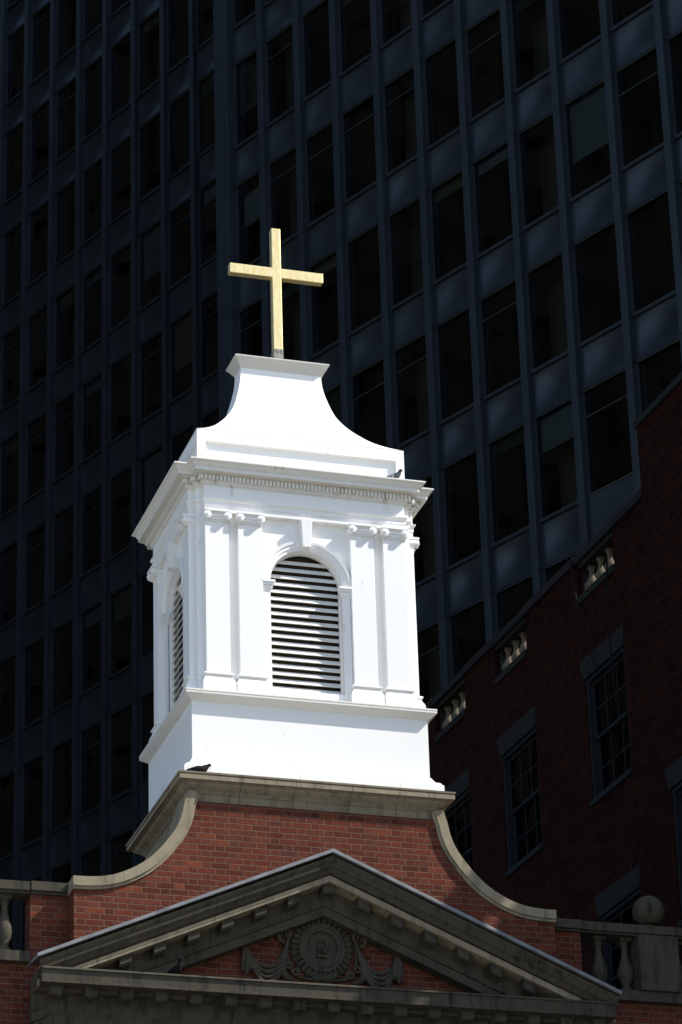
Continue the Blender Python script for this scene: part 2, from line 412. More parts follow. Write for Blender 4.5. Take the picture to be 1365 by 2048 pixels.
# --- louvred windows ---
def louvre(nm, wf, r, zs, rin):
    T = F[nm]
    K = 28
    mb = MB(T)    # archivolt, stepped mouldings
    prof = [(r+.0, wf-.01), (r+.0, wf+.035), (r+.035, wf+.035), (r+.040, wf+.050), (r+.080, wf+.050), (r+.086, wf+.066), (r+.118, wf+.072), (r+.128, wf+.05), (r+.128, wf-.01)]
    vs = []
    for i in range(K+1):
        t = math.pi*i/K
        for a, b in prof: vs.append((a*math.cos(t), b, zs + a*math.sin(t)))
    n = len(prof)
    mb.add(vs, [(i*n+j, i*n+j+1, (i+1)*n+j+1, (i+1)*n+j) for i in range(K) for j in range(n-1)])
    # jamb piers under the imposts
    wj = .105
    for s in (-1, 1):
        a, b = sorted((s*r, s*(r+wj))); mb.box(a, b, wf-.01, wf+.03, 15.70, zs-.12)
    win = mb.build('louvre_window', M['white'], church, 0)
    for s in (-1, 1):
        im = MB(T)
        for e, z0, z1 in ((.012, zs-.125, zs-.10), (.022, zs-.10, zs-.055), (.040, zs-.055, zs-.025), (.052, zs-.025, zs+.008)):
            a, b = sorted((s*(r-e), s*(r+wj+min(e,.02)))); im.box(a, b, wf-.012, wf+.03+e, z0, z1)
        im.build('impost', M['white'], win, .003)
    ky = MB(T)
    zb, zt = zs + r + .02, 18.148
    ky.add([(-.055, wf, zb),(.055, wf, zb),(.078, wf, zt),(-.078, wf, zt),(-.052, wf+.11, zb),(.052, wf+.11, zb),(.074, wf+.125, zt),(-.074, wf+.125, zt)],
           [(0,1,5,4),(1,2,6,5),(2,3,7,6),(3,0,4,7),(4,5,6,7)])
    ky.build('keystone', M['white'], win, .004)
    fr = MB(T)   # inner frame ring, set back in the reveal
    w0 = wf - (rin or .095)
    prof = [(r-.001, w0-.02), (r-.001, w0+.03), (r-.014, w0+.03), (r-.014, w0-.02)]
    vs = []; pts = [(r*1.0, 15.86)] 
    path = [('s', 15.86)] 
    rows = []
    for a, b in prof: rows.append([(a, b, 15.86)] + [(a*math.cos(math.pi*i/K), b, zs + a*math.sin(math.pi*i/K)) for i in range(K+1)] + [(-a, b, 15.86)])
    L = len(rows[0]); vs = [q for rw in rows for q in rw]
    fr.add(vs, [(j*L+i, j*L+i+1, (j+1)*L+i+1, (j+1)*L+i) for j in range(len(prof)-1) for i in range(L-1)])
    fr.build('frame', M['white'], win)
    pitch_ = .1005; z = 15.885
    while z < zs + r - .03:
        zc = z + .04
        hw = (r-.014) if zc <= zs else math.sqrt(max((r-.014)**2 - (zc-zs)**2, 0))
        if hw > .05:
            sl = MB(T)
            j = random.uniform(-.002, .002); hb = hw if z <= zs else math.sqrt(max((r-.014)**2 - (z-zs)**2, 0.0001)); ht = (r-.014) if z+.062 <= zs else math.sqrt(max((r-.014)**2 - (z+.062-zs)**2, .0016))
            wo, wi = w0+.022+j, w0-.022
            sl.add([(-hb, wo, z),(hb, wo, z),(ht, wi, z+.063),(-ht, wi, z+.063),(-hb, wo-.014, z-.003),(hb, wo-.014, z-.003),(ht, wi-.014, z+.059),(-ht, wi-.014, z+.059)],
                   [(0,1,2,3),(4,7,6,5),(0,4,5,1),(3,2,6,7),(0,3,7,4),(1,5,6,2)])
            sl.build('slat', M['slat'], win)
        z += pitch_
    return win
louvre('front', WF, .465, 17.285, 0); louvre('left', WS, .42, 17.36, .06); louvre('right', WS, .42, 17.36, .06); louvre('back', WF, .465, 17.285, 0)

# --- entablature, dentils, cornice ---
m = CB(); m.sweep(plan3, [(-.02,18.148),(0,18.15),(0,18.225),(.008,18.227),(.008,18.285),(.020,18.290),(.030,18.305),(.034,18.322),(.0,18.326),(0,18.50)], cap_bot=True)
m.build('entablature', M['white'], church, .002)
m = CB(); m.sweep(plan3, [(0,18.49),(.006,18.505),(.022,18.512),(.030,18.53),(.030,18.545),(.045,18.55),(.045,18.615),(.06,18.62),(.085,18.632),(.09,18.645)])
m.build('bed_moulding', M['white_cornice'], church)
dents = []
def dent_run(p0, p1, nrm):
    d = (Vector(p1) - Vector(p0)); Lh = d.length; d.normalize(); k_ = max(1, round(Lh/.0495)); st = Lh/k_
    for i in range(k_):
        c = Vector(p0) + d*(st*(i+.5)); a = c - d*.0145; b = c + d*.0145 + Vector(nrm)*.038
        dents.append((min(a.x,b.x), max(a.x,b.x), min(a.y,b.y), max(a.y,b.y), 18.552, 18.608))
n3 = len(plan3)
for i in range(n3):
    a = Vector(plan3[i]); b = Vector(plan3[(i+1) % n3]); d = (b-a).normalized(); nr = Vector((d.y, -d.x)); o = .045
    pv = (Vector(plan3[i])-Vector(plan3[i-1])).normalized(); nx = (Vector(plan3[(i+2) % n3])-b).normalized()
    ea = o if (pv.x*d.y - pv.y*d.x) > 0 else -o; eb = o if (d.x*nx.y - d.y*nx.x) > 0 else -o
    dent_run(a + nr*o - d*(ea+.028 if ea > 0 else ea), b + nr*o + d*(eb+.028 if eb > 0 else eb), nr)
dents.sort(key=lambda q: (0 if q[2] < -.9 else (1 if q[0] < -1.3 else 2), q[2]))
for q in dents[:99]:
    m = CB(); m.box(*q); m.build('dentil', M['white_cornice'], church)
m = CB()
for q in dents[99:]: m.box(*q)
tag(m.build('dentil', M['white_cornice'], church), kind='stuff')
m = CB(); m.sweep(plan2, [(.05,18.640),(.150,18.640),(.155,18.633),(.160,18.633),(.160,18.676),(.168,18.680),(.172,18.690),(.180,18.700),(.186,18.715),(.198,18.728),(.216,18.738),(.224,18.742),(.228,18.744),(.228,18.762),(.20,18.768),(-.06,18.80)], cap_top=True)
m.build('cornice', M['white_cornice'], church)

# --- attic block with sunk panels, bell roof, cap ---
A0, B0 = 1.371, .97
m = CB()
m.box(-A0+.045, A0-.045, -B0+.045, B0-.045, 18.74, 19.32)
for nm, h, wv in (('front', A0, B0), ('back', A0, B0), ('left', B0, A0), ('right', B0, A0)):
    q = MB(F[nm])
    if nm in ('left', 'right'): h -= .004; wv -= .004
    q.box(-h, -h+.115, wv-.05, wv, 18.72, 19.335); q.box(h-.115, h, wv-.05, wv, 18.72, 19.335)
    q.box(-h+.115, h-.115, wv-.05, wv, 19.175, 19.335); q.box(-h+.115, h-.115, wv-.05, wv, 18.72, 18.80)
    m.T = rt; m.add(q.v, q.f); m.T = Tz
m.build('attic_block', M['white'], church, .003)
hp = catmull([(1.372,19.335),(1.21,19.44),(1.05,19.572),(.915,19.722),(.80,19.875),(.688,20.075),(.608,20.325),(.560,20.55),(.545,20.76)], 5)
m = CB(); vsx = []
for h, z in hp:
    b = h - .40 if h > .9 else (h-.40)
    vsx += [(-h, -b, z), (h, -b, z), (h, b, z), (-h, b, z)]
m.add(vsx, [(k*4+i, k*4+(i+1) % 4, (k+1)*4+(i+1) % 4, (k+1)*4+i) for k in range(len(hp)-1) for i in range(4)])
m.build('bell_roof', M['white'], church)
m = CB(); m.sweep(rect(.545,.145), [(-.02,20.72),(.006,20.722),(.012,20.735),(.030,20.765),(.062,20.815),(.090,20.85),(.096,20.853),(.096,20.872),(0,20.885)], cap_top=True, cap_bot=True)
m.build('roof_cap', M['white_cap'], church, .002)
m = CB(); m.box(-.062,.062,-.055,.055,21.10,22.945); m.box(-.645,.645,-.0545,.0545,22.195,22.338)
cr = m.build('cross', M['gold'], church, .006)
m = CB(); m.box(-.066,.066,-.058,.058,20.87,21.115)
for s in (-1,1): m.cyl((s*.04,-.064,21.09),(s*.04,-.05,21.09),.008,n=8)
m.build('cross_base', M['stub'], cr, .003)

# --- sill cornice, base box, ledge ---
m = CB(); m.sweep(rect(1.60,1.186), [(-.105,15.575),(-.085,15.585),(-.008,15.640),(-.006,15.648),(-.002,15.648),(-.002,15.668),(-.010,15.671),(-.010,15.678),(0,15.680),(0,15.700),(-.2,15.708)], cap_top=True, cap_bot=True)
m.build('sill_cornice', M['white_cornice'], church)
m = CB(); m.sweep(rect(1.502,1.082), [(.135,14.555),(.135,14.690),(.118,14.694),(.110,14.715),(.085,14.735),(.050,14.752),(.030,14.785),(.020,14.80),(.018,14.815),(0,14.825),(0,15.60)], cap_top=True)
m.build('belfry_base', M['white'], church)
ledge = CB()
def ledge_seg(T, u0, u1, base, mit0, mit1):
    prof = [(-.25,14.20),(0,14.20),(.0,14.35),(.012,14.352),(.022,14.368),(.030,14.372),(.040,14.385),(.075,14.405),(.110,14.430),(.125,14.455),(.150,14.462),(.150,14.468),(.190,14.470),(.190,14.522),(.175,14.525),(.175,14.534),(.196,14.540),(.200,14.562),(-.25,14.575)]
    q = MB(T)
    vs = []
    for o, z in prof:
        vs.append((u0 - (o if mit0 else 0), base+o, z)); vs.append((u1 + (o if mit1 else 0), base+o, z))
    q.add(vs, [(2*i, 2*i+1, 2*i+3, 2*i+2) for i in range(len(prof)-1)])
    for e in (0, 1):
        q.add([vs[2*i+e] for i in range(len(prof))], [tuple(range(len(prof)))])
    ledge.T = rt; ledge.add(q.v, q.f); ledge.T = Tz
cuts = [-1.535,-.95,-.28,.42,1.02,1.535]
for nm in ('front','back'):
    for i in range(5): ledge_seg(F[nm], cuts[i]+(.003 if i else 0), cuts[i+1]-(.003 if i<4 else 0), 1.15, i==0, i==4)
cuts = [-1.15,-.6,.1,.72,1.15]
for nm in ('left','right'):
    for i in range(4): ledge_seg(F[nm], cuts[i]+(.003 if i else 0), cuts[i+1]-(.003 if i<3 else 0), 1.535, i==0, i==3)
ledge.box(-1.3,1.3,-.92,.92,14.21,14.55)
ledge.build('stone_ledge', M['stone'], church)

# --- brick stage and scroll walls ---
m = CB(); m.box(-1.50,1.50,-1.10,1.12,11.5,14.30); m.build('brick_stage', M['brick'], church)
SO = catmull([(-1.600,14.36),(-1.620,14.28),(-1.645,14.198),(-1.669,14.079),(-1.707,13.956),(-1.768,13.835),(-1.858,13.710),(-1.977,13.565),(-2.105,13.445),(-2.261,13.340),(-2.436,13.255),(-2.60,13.207),(-2.776,13.185),(-2.99,13.18)], 4)
def offs(path, d):
    out = []
    for i, p in enumerate(path):
        a = Vector(path[max(i-1,0)]); b = Vector(path[min(i+1,len(path)-1)]); t = (b-a).normalized(); nn = Vector((-t.y, t.x))
        out.append((p[0]+nn.x*d, p[1]+nn.y*d))
    return out
TH = .112
SI = offs(SO, TH); SJ = offs(SO, TH+.035)
PIN = 3.43
for s in (-1, 1):
    m = CB()
    def band(o, i_, y0, y1, a, b):
        o = [((x if s < 0 else -x), z) for x, z in o[a:b]]; i2 = [((x if s < 0 else -x), z) for x, z in i_[a:b]]
        poly = o + i2[::-1]
        if s < 0: poly = poly[::1]
        n = len(o)
        for k in range(n-1):
            q = [(o[k][0],y0,o[k][1]),(o[k+1][0],y0,o[k+1][1]),(i2[k+1][0],y0,i2[k+1][1]),(i2[k][0],y0,i2[k][1])]
            q += [(p[0], y1, p[2]) for p in q]
            fs = [(0,1,2,3),(7,6,5,4),(0,4,5,1),(2,6,7,3)]
            if k == 0: fs.append((0,3,7,4))
            if k == n-2: fs.append((1,5,6,2))
            m.add(q, fs)
    N_ = len(SO)
    for a, b in ((0, 25), (25, 42), (42, N_)):
        band(SO, SI, -1.25, -.68, max(a-1,0), b)
    band(SI, SJ, -1.224, -.70, 0, N_)
    m.build('scroll_coping', M['stone'], church)
inner = [(x, z) for x, z in SI if z < 14.24]
right = [(-x, z) for x, z in inner]
left_edge = -2.97
inner = [(max(x, left_edge), z) for x, z in inner]; right = [(min(x, -left_edge), z) for x, z in right]
poly = [(left_edge, -1.6), (2.97, -1.6)] + right[::-1] + inner
# build the wall in slices so that the long concave outline triangulates cleanly
m = CB()
def slice_wall(cv, sgn):
    for k in range(len(cv)-1):
        (xa, za), (xb, zb) = cv[k], cv[k+1]
        if abs(xa-xb) < 1e-5: continue
        m.add([(xa,-1.2,9),(xb,-1.2,9),(xb,-1.2,zb),(xa,-1.2,za),(xa,-.72,9),(xb,-.72,9),(xb,-.72,zb),(xa,-.72,za)],
              [(0,1,2,3),(7,6,5,4),(3,2,6,7)])
slice_wall(inner, -1); slice_wall(right, 1)
xi = inner[0][0]
m.add([(xi,-1.2,9),(-xi,-1.2,9),(-xi,-1.2,14.24),(xi,-1.2,14.24)], [(0,1,2,3)])
m.add([(left_edge,-1.2,9),(left_edge,-.72,9),(left_edge,-.72,13.07),(left_edge,-1.2,13.07)], [(0,1,2,3)])
m.add([(-left_edge,-1.2,9),(-left_edge,-.72,9),(-left_edge,-.72,13.07),(-left_edge,-1.2,13.07)], [(0,3,2,1)])
m.build('scroll_wall', M['brick'], church)

# --- balustrades of the facade ---
BAL = [(.075,0),(.075,.045),(.060,.05),(.045,.062),(.062,.085),(.058,.10),(.085,.15),(.099,.22),(.094,.29),(.070,.36),(.046,.44),(.038,.52),(.042,.57),(.056,.575),(.056,.592),(.044,.598),(.050,.62),(.070,.635)]
def add_baluster(parent, x, y, z, mat, sc=1.0, T=Tz, rs=1.0):
    b = MB(T); b.lathe((x, y, z+.03), [(r*sc*rs, h*sc) for r, h in BAL], 16)
    h = .635*sc
    b.box(x-.085*sc, x+.085*sc, y-.085*sc, y+.085*sc, z, z+.03); b.box(x-.078*sc, x+.078*sc, y-.078*sc, y+.078*sc, z+.03+h, z+.03+h+.05)
    return b.build('baluster', mat, parent)
for s in (-1, 1):
    m = CB()
    def bx(xa, xb, ya, yb, za, zb): m.box(min(s*xa,s*xb), max(s*xa,s*xb), ya, yb, za, zb)
    bx(3.43, 7.45, -.95, -.55, 12.20, 12.33)
    bx(3.435, 7.45, -.96, -.56, 13.062, 13.172); bx(3.43, 7.45, -.93, -.60, 13.035, 13.062)
    bx(2.975, 3.428, -.97, -.55, 13.066, 13.18); bx(2.975, 3.424, -.94, -.58, 13.035, 13.066)
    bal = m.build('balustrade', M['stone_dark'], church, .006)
    for xa, xb in ((2.975, 3.42), (6.9, 7.4)):
        m = CB(); bx(xa, xb, -.90, -.60, 12.2, 13.035); m.build('parapet_pier', M['brick'], church)
    x = 3.70
    while x < 6.8:
        add_baluster(bal, s*x, -.76, 12.33, M['stone_dark']); x += .34
    if s > 0:
        m = CB(); m.box(4.14, 4.66, -1.0, -.52, 12.33, 13.035); m.build('parapet_pier', M['stone_dark'], church)
m = CB(); m.lathe((4.40,-.76,13.17), [(.11,0),(.11,.03),(.05,.05),(.05,.08)] + [(max(.198*math.sin(math.pi*(i/14)), .001), .25-.198*math.cos(math.pi*i/14)) for i in range(2,15)], 28)
m.build('ball_finial', M['stone_dark'], church)

# --- main body below ---
m = CB(); m.box(-7.5, -2.971, -.86, 12, -1.6, 12.20); m.box(2.971, 7.5, -.86, 12, -1.6, 12.20); m.box(-2.97, 2.97, -1.195, 12, -1.6, 9.0)
m.box(-2.9,2.9,-.70,11.9,9.0,12.2)
m.build('brick_wall', M['brick'], church)
m = CB(); m.box(-7.3,7.3,1.3,11.8,12.2,12.5); m.build('flat_roof', M['roof'], church)

# --- pediment ---
SL = .4288; AZ = 13.525
RP = [(-.012,-1.2),(0,-1.84),(.034,-1.842),(.040,-1.830),(.075,-1.826),(.110,-1.806),(.150,-1.778),(.182,-1.768),(.188,-1.750),(.200,-1.748),(.218,-1.730),(.238,-1.724),(.250,-1.712),(.262,-1.700),(.268,-1.675),(.338,-1.672),(.345,-1.665),(.348,-1.46),(.37,-1.45),(.40,-1.435),(.542,-1.435),(.552,-1.452),(.568,-1.45),(.575,-1.42),(.680,-1.415),(.684,-1.19)]
def rake(sgn, prof, mat, name, x_end, n=5, parent=church, mid=0.0):
    mb = CB()
    for k in range(n):
        a = x_end*k/n + (.002 if k else 0); b = x_end*(k+1)/n - (.002 if k < n-1 else 0)
        vs = []
        for x in (a, b):
            for v, y in prof: vs.append((sgn*x, y, AZ - SL*x - v))
        L = len(prof)
        fs = [(j, j+1, L+j+1, L+j) for j in range(L-1)]
        mb.add(vs, fs)
    return mb.build(name, mat, parent)
for s in (-1, 1):
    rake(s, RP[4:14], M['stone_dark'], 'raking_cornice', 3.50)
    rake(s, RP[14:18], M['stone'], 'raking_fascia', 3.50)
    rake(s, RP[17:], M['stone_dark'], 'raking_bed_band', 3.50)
    # lead flashing strip along the top edge
    rk = CB()
    vs = []
    for x in (0, 3.53):
        for v, y in ((-.03,-1.2),(-.006,-1.843),(.0,-1.849),(.036,-1.849),(.041,-1.835),(.041,-1.80)): vs.append((s*x, y, AZ - SL*x - v))
    rk.add(vs, [(j, j+1, 7+j, 6+j) for j in range(5)]); rk.add([vs[6+j] for j in range(6)], [tuple(range(6))])
    rk.build('roof_flashing', M['lead'], church)
    # end stop of the cyma
# horizontal cornice
HP = [(11.90,-1.15),(11.885,-1.80),(11.86,-1.812),(11.852,-1.79),(11.735,-1.785),(11.728,-1.805),(11.70,-1.805),(11.695,-1.60),(11.66,-1.59),(11.655,-1.46),(11.62,-1.44),(11.50,-1.43),(11.44,-1.38),(11.40,-1.37),(11.0,-1.36),(10.98,-1.38),(10.75,-1.37),(10.72,-1.19)]
m = CB(); cuts = [-3.47,-2.3,-1.15,0.0,1.15,2.3,3.47]
for k in range(6):
    a = cuts[k] + (.002 if k else 0); b = cuts[k+1] - (.002 if k < 5 else 0)
    vs = [(x, y, z) for x in (a, b) for z, y in HP]; L = len(HP)
    m.add(vs, [(j, j+1, L+j+1, L+j) for j in range(L-1)])
    if k == 0: m.add([(a, y, z) for z, y in HP], [tuple(range(L))])
    if k == 5: m.add([(b, y, z) for z, y in HP], [tuple(range(L))[::-1]])
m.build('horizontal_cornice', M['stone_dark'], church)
def modillion(x, zt, sl, w=.14, y0=-1.45, y1=-1.62, h=.10, mat=None):
    q = CB()
    def P(dx, y, dz): return (x+dx, y, zt + dz + sl*dx)
    q.add([P(-w/2-.015,y0,0),P(w/2+.015,y0,0),P(w/2+.015,y1-.012,0),P(-w/2-.015,y1-.012,0),P(-w/2-.015,y0,-.022),P(w/2+.015,y0,-.022),P(w/2+.015,y1-.012,-.022),P(-w/2-.015,y1-.012,-.022)],
          [(0,3,2,1),(4,5,6,7),(0,1,5,4),(1,2,6,5),(2,3,7,6),(3,0,4,7)])
    pr = [(y0,-.022),(y1,-.022),(y1-.004,-.022-h*.62),(y1+.02,-.022-h*.9),(y1+.06,-.022-h*.75),(y0-.04,-.022-h*.85),(y0,-.022-h)]
    n = len(pr)
    q.add([P(-w/2,y,z) for y, z in pr]+[P(w/2,y,z) for y, z in pr], [(i, i+1, n+i+1, n+i) for i in range(n-1)]+[tuple(range(n))[::-1], tuple(range(n, 2*n))])
    return q.build('modillion', mat or M['stone_dark'], church, .003)
xs = .43
while xs < 2.55:
    for s in (-1, 1): modillion(s*xs, AZ - SL*xs - .349, -s*SL)
    xs += .405
modillion(0, AZ-.36, 0)
for i in range(-8, 9): modillion(i*.41, 11.694, 0, y0=-1.45, y1=-1.70, h=.09)
# tympanum
m = CB(); m.add([(-3.0,-1.2,11.8),(3.0,-1.2,11.8),(0,-1.2,AZ-.45)], [(0,1,2)]); m.T = Tz
m = CB(); zt = AZ-.60
m.add([(-2.6,-1.235,11.88),(2.6,-1.235,11.88),(0,-1.235,11.88+2.6*SL)], [(0,1,2)])
m.build('tympanum', M['brick'], church)
# medallion
mc = (0.0, 12.485)
m = CB(); K = 56
def rg(pr, a_, b_, name_mesh=None):
    vs = []
    for i in range(K):
        t = 2*math.pi*i/K
        for r, y in pr: vs.append((mc[0]+r*math.cos(t)*a_, y, mc[1]+r*math.sin(t)*b_))
    n = len(pr)
    m.add(vs, [(i*n+j, i*n+j+1, ((i+1) % K)*n+j+1, ((i+1) % K)*n+j) for i in range(K) for j in range(n-1)], True)
rg([(.001,-1.27),(.17,-1.265),(.182,-1.28)], 1, 1.08)
rg([(.18,-1.27),(.188,-1.315),(.205,-1.33),(.222,-1.32),(.235,-1.298),(.258,-1.30),(.270,-1.318),(.282,-1.305),(.288,-1.25)], 1, 1.07)
med = m.build('medallion', M['stone_dark'], church)
m = CB()   # ring of carved leaves
for i in range(30):
    t = 2*math.pi*i/30
    def Q(r, w_, y): return (mc[0]+r*math.cos(t)-w_*math.sin(t), y, mc[1]+(r*math.sin(t)+w_*math.cos(t))*1.02)
    m.add([Q(.275,-.026,-1.25),Q(.275,.026,-1.25),Q(.275,0,-1.325),Q(.34,-.040,-1.25),Q(.34,.040,-1.25),Q(.345,0,-1.335),Q(.388,-.026,-1.24),Q(.388,.026,-1.24),Q(.392,0,-1.285)],
          [(0,2,5,3),(2,1,4,5),(3,5,8,6),(5,4,7,8),(6,8,7)], True)
m.build('leaf_wreath', M['stone_dark'], med)
m = CB()   # crest in relief: a bird with a curved neck on a plinth
x0, z0 = mc[0]-.005, mc[1]
m.box(x0-.055, x0+.065, -1.31, -1.262, z0-.118, z0-.085)
m.tube([(x0+.055,-1.295,z0-.075),(x0+.03,-1.305,z0-.045),(x0+.005,-1.31,z0-.01),(x0-.002,-1.31,z0+.03),(x0+.02,-1.31,z0+.05)], [.012,.03,.036,.026,.012], 10)
m.tube([(x0-.012,-1.30,z0-.04),(x0-.042,-1.305,z0-.015),(x0-.04,-1.305,z0+.02),(x0-.012,-1.305,z0+.05)], [.012,.016,.014,.01], 8)
m.tube([(x0+.045,-1.30,z0-.07),(x0+.058,-1.305,z0-.02),(x0+.072,-1.305,z0+.04),(x0+.05,-1.305,z0+.09),(x0+.01,-1.305,z0+.105),(x0-.02,-1.305,z0+.09),(x0-.028,-1.30,z0+.06)], [.008,.011,.012,.012,.013,.011,.006], 8)
m.box(x0-.06, x0-.048, -1.29, -1.262, z0-.085, z0+.11)
m.build('crest', M['stone_dark'], med)
for s in (-1, 1):
    m = CB()
    for (cx_, cz_, r_, a0, turns) in ((.105, 12.885, .050, 0, 1.5), (.20, 12.86, .040, 1, 1.3), (.315, 12.80, .045, 2.2, 1.2), (.34, 12.17, .055, 2, 1.4), (.11, 12.13, .045, 0, 1.3), (.43, 12.24, .050, 1.5, 1.2)):
        pts = []; rad = []
        for i in range(16):
            t = a0 + turns*2*math.pi*i/15; rr_ = r_*(1 - .8*i/15)
            pts.append((s*(cx_ + rr_*math.cos(t)), -1.30-.02*i/15, cz_ + rr_*math.sin(t))); rad.append(.017-.006*i/15)
        m.tube(pts, rad, 8)
    m.tube([(s*.42,-1.27,12.30),(s*.49,-1.30,12.24),(s*.50,-1.31,12.15),(s*.44,-1.30,12.09),(s*.36,-1.29,12.07)], [.02,.045,.05,.04,.02], 10)
    m.tube(catmull([(s*.07,-1.26,12.90),(s*.15,-1.27,12.87),(s*.26,-1.27,12.83),(s*.38,-1.27,12.70),(s*.42,-1.27,12.50),(s*.42,-1.27,12.32),(s*.38,-1.27,12.18),(s*.25,-1.27,12.11),(s*.08,-1.27,12.10)], 3), .020, 8)
    m.build('scrollwork', M['stone_dark'], med)
m = CB()
for i in range(7):
    t = math.pi*(i+.5)/7
    m.tube([(0,-1.30,12.86),(math.cos(t)*.05,-1.325,12.87+.05*math.sin(t)),(math.cos(t)*.085,-1.30,12.87+.085*math.sin(t))], [.012,.020,.010], 8)
m.build('shell', M['stone_dark'], med)
m = CB()
for i in range(-4, 5):
    m.tube([(i*.018,-1.30,12.165),(i*.021,-1.325,12.12),(i*.025,-1.30,12.06)], [.007,.012,.008], 6)
m.build('shell', M['stone_dark'], med)
for s in (-1, 1):   # swags
    m = CB()
    for k in range(4):
        dz = -.035*k; sag = .05*k
        P_ = catmull([(s*.93,-1.28,12.43),(s*.86,-1.31,12.30+dz*.6-sag*.2),(s*.76,-1.325,12.225+dz-sag*.6),(s*.66,-1.33,12.205+dz-sag*.55),(s*.55,-1.32,12.26+dz-sag*.3),(s*.46,-1.31,12.42+dz*.6),(s*.41,-1.29,12.58),(s*.385,-1.28,12.68)], 4)
        m.tube(P_, [.012+.016*math.sin(math.pi*i/(len(P_)-1)) for i in range(len(P_))], 8)
    P_ = catmull([(s*.385,-1.28,12.60),(s*.41,-1.30,12.70),(s*.48,-1.31,12.73),(s*.535,-1.30,12.66),(s*.52,-1.29,12.56),(s*.46,-1.28,12.53)], 4)
    m.tube(P_, .024, 8)
    P_ = catmull([(s*.425,-1.28,12.60),(s*.455,-1.30,12.66),(s*.49,-1.30,12.66),(s*.49,-1.29,12.60)], 4); m.tube(P_, .016, 8)
    for dx, ln in ((-.035,.26),(0,.31),(.035,.27)):
        m.tube([(s*(.93+dx*.4),-1.28,12.44),(s*(.93+dx),-1.31,12.34),(s*(.93+dx*1.2),-1.30,12.44-ln),(s*(.93+dx*1.3),-1.27,12.44-ln-.03)], [.02,.024,.026,.012], 8)
    m.tube([(s*.90,-1.28,12.47),(s*.93,-1.32,12.475),(s*.97,-1.28,12.465)], [.022,.034,.022], 8)
    m.tube([(s*.985,-1.27,12.43),(s*.975,-1.29,12.48),(s*.94,-1.29,12.50)], .012, 6)
    m.build('swag', M['stone_dark'], church)

# ================================================================== BRICK BUILDING (right)
TH_ = R_(3.1)
wing = empty('brick_building', (CX + 8.0, CY + 13.9543, 0), TH_)
tag(wing, 'dark red brick building with balustraded parapet and sash windows, right of the steeple', 'building')
def holes_wall(mb, u0, u1, z0, z1, holes, x=0.0, depth=.16):
    us = sorted(set([u0, u1] + [h[0] for h in holes] + [h[1] for h in holes])); zs = sorted(set([z0, z1] + [h[2] for h in holes] + [h[3] for h in holes]))
    for i in range(len(us)-1):
        for j in range(len(zs)-1):
            uc = (us[i]+us[i+1])/2; zc = (zs[j]+zs[j+1])/2
            if any(h[0] < uc < h[1] and h[2] < zc < h[3] for h in holes): continue
            mb.add([(x,us[i],zs[j]),(x,us[i],zs[j+1]),(x,us[i+1],zs[j+1]),(x,us[i+1],zs[j])], [(0,1,2,3)])
    for a, b, c, d in holes:
        mb.add([(x,a,c),(x,b,c),(x,b,d),(x,a,d),(x+depth,a,c),(x+depth,b,c),(x+depth,b,d),(x+depth,a,d)], [(0,1,5,4),(1,2,6,5),(2,3,7,6),(3,0,4,7)])
def sash_window(parent, ua, ub_, za, zb, x=0.0, full=True):
    T = Tz
    m = MB(T)   # box frame lining the opening
    m.box(x+.02, x+.20, ub_-.06, ub_-.001, za, zb); m.box(x+.02, x+.20, ua+.001, ua+.06, za, zb)
    m.box(x+.02, x+.20, ua+.06, ub_-.06, zb-.07, zb-.001); m.box(x-.04, x+.20, ua-.03, ub_+.03, za-.10, za-.002)
    wd = m.build('window', M['trim_wing'], parent, .004)
    u0, u1 = ua+.06, ub_-.06; zm = (za+zb)/2
    for lab, a, b, xo in (('up', zm-.02, zb-.07, .10), ('lo', za, zm+.02, .145)):
        s_ = MB(T); t = .05
        s_.box(x+xo, x+xo+.035, u0, u0+t, a, b); s_.box(x+xo, x+xo+.035, u1-t, u1, a, b)
        s_.box(x+xo, x+xo+.035, u0+t, u1-t, b-t, b); s_.box(x+xo, x+xo+.035, u0+t, u1-t, a, a+t)
        for i in (1, 2):
            uu_ = u0+t+(u1-u0-2*t)*i/3; s_.box(x+xo+.003, x+xo+.030, uu_-.012, uu_+.012, a+t, b-t)
        zz = (a+b)/2
        for i in range(3):
            ua_ = u0+t+(u1-u0-2*t)*i/3+.0125; ub2 = u0+t+(u1-u0-2*t)*(i+1)/3-.0125; s_.box(x+xo+.003, x+xo+.030, ua_, ub2, zz-.012, zz+.012)
        s_.build('sash', M['trim_wing'], wd)
        g = MB(T); xx = x+xo+.016; g.add([(xx,u0+.02,a+.02),(xx,u0+.02,b-.02),(xx,u1-.02,b-.02),(xx,u1-.02,a+.02)], [(0,1,2,3)]); g.build('glass', M['glass_old'], wd)
    d = MB(T); d.box(x+.9, x+.95, ua-.5, ub_+.5, za-.3, zb+.3); d.build('dark_room', M['indark'], wd)
    l = MB(T)
    l.add([(x-.02,ua-.02,zb),(x-.02,ub_+.02,zb),(x-.02,ub_+.15,zb+.37),(x-.02,ua-.06,zb+.35),(x+.05,ua-.02,zb),(x+.05,ub_+.02,zb),(x+.05,ub_+.15,zb+.37),(x+.05,ua-.06,zb+.35)],
          [(0,1,2,3),(0,4,5,1),(1,5,6,2),(2,6,7,3),(3,7,4,0)])
    l.build('lintel', M['stone_wing'], wd, .006)
    return wd
cols_u = [(4.6,6.12),(1.42,2.94),(-1.60,-.07),(-5.22,-3.68)]
rows_z = [(19.22,21.33),(15.12,17.24),(11.05,13.15),(6.9,9.0)]
holes = [(a, b, c, d) for a, b in cols_u for c, d in rows_z]
m = MB(Tz); holes_wall(m, -6.4, 9.0, -1.6, 22.70, holes)
m.box(.6, 9, -6.4, 9, -1.6, 22.6)
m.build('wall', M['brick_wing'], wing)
for h in holes: sash_window(wing, *h)
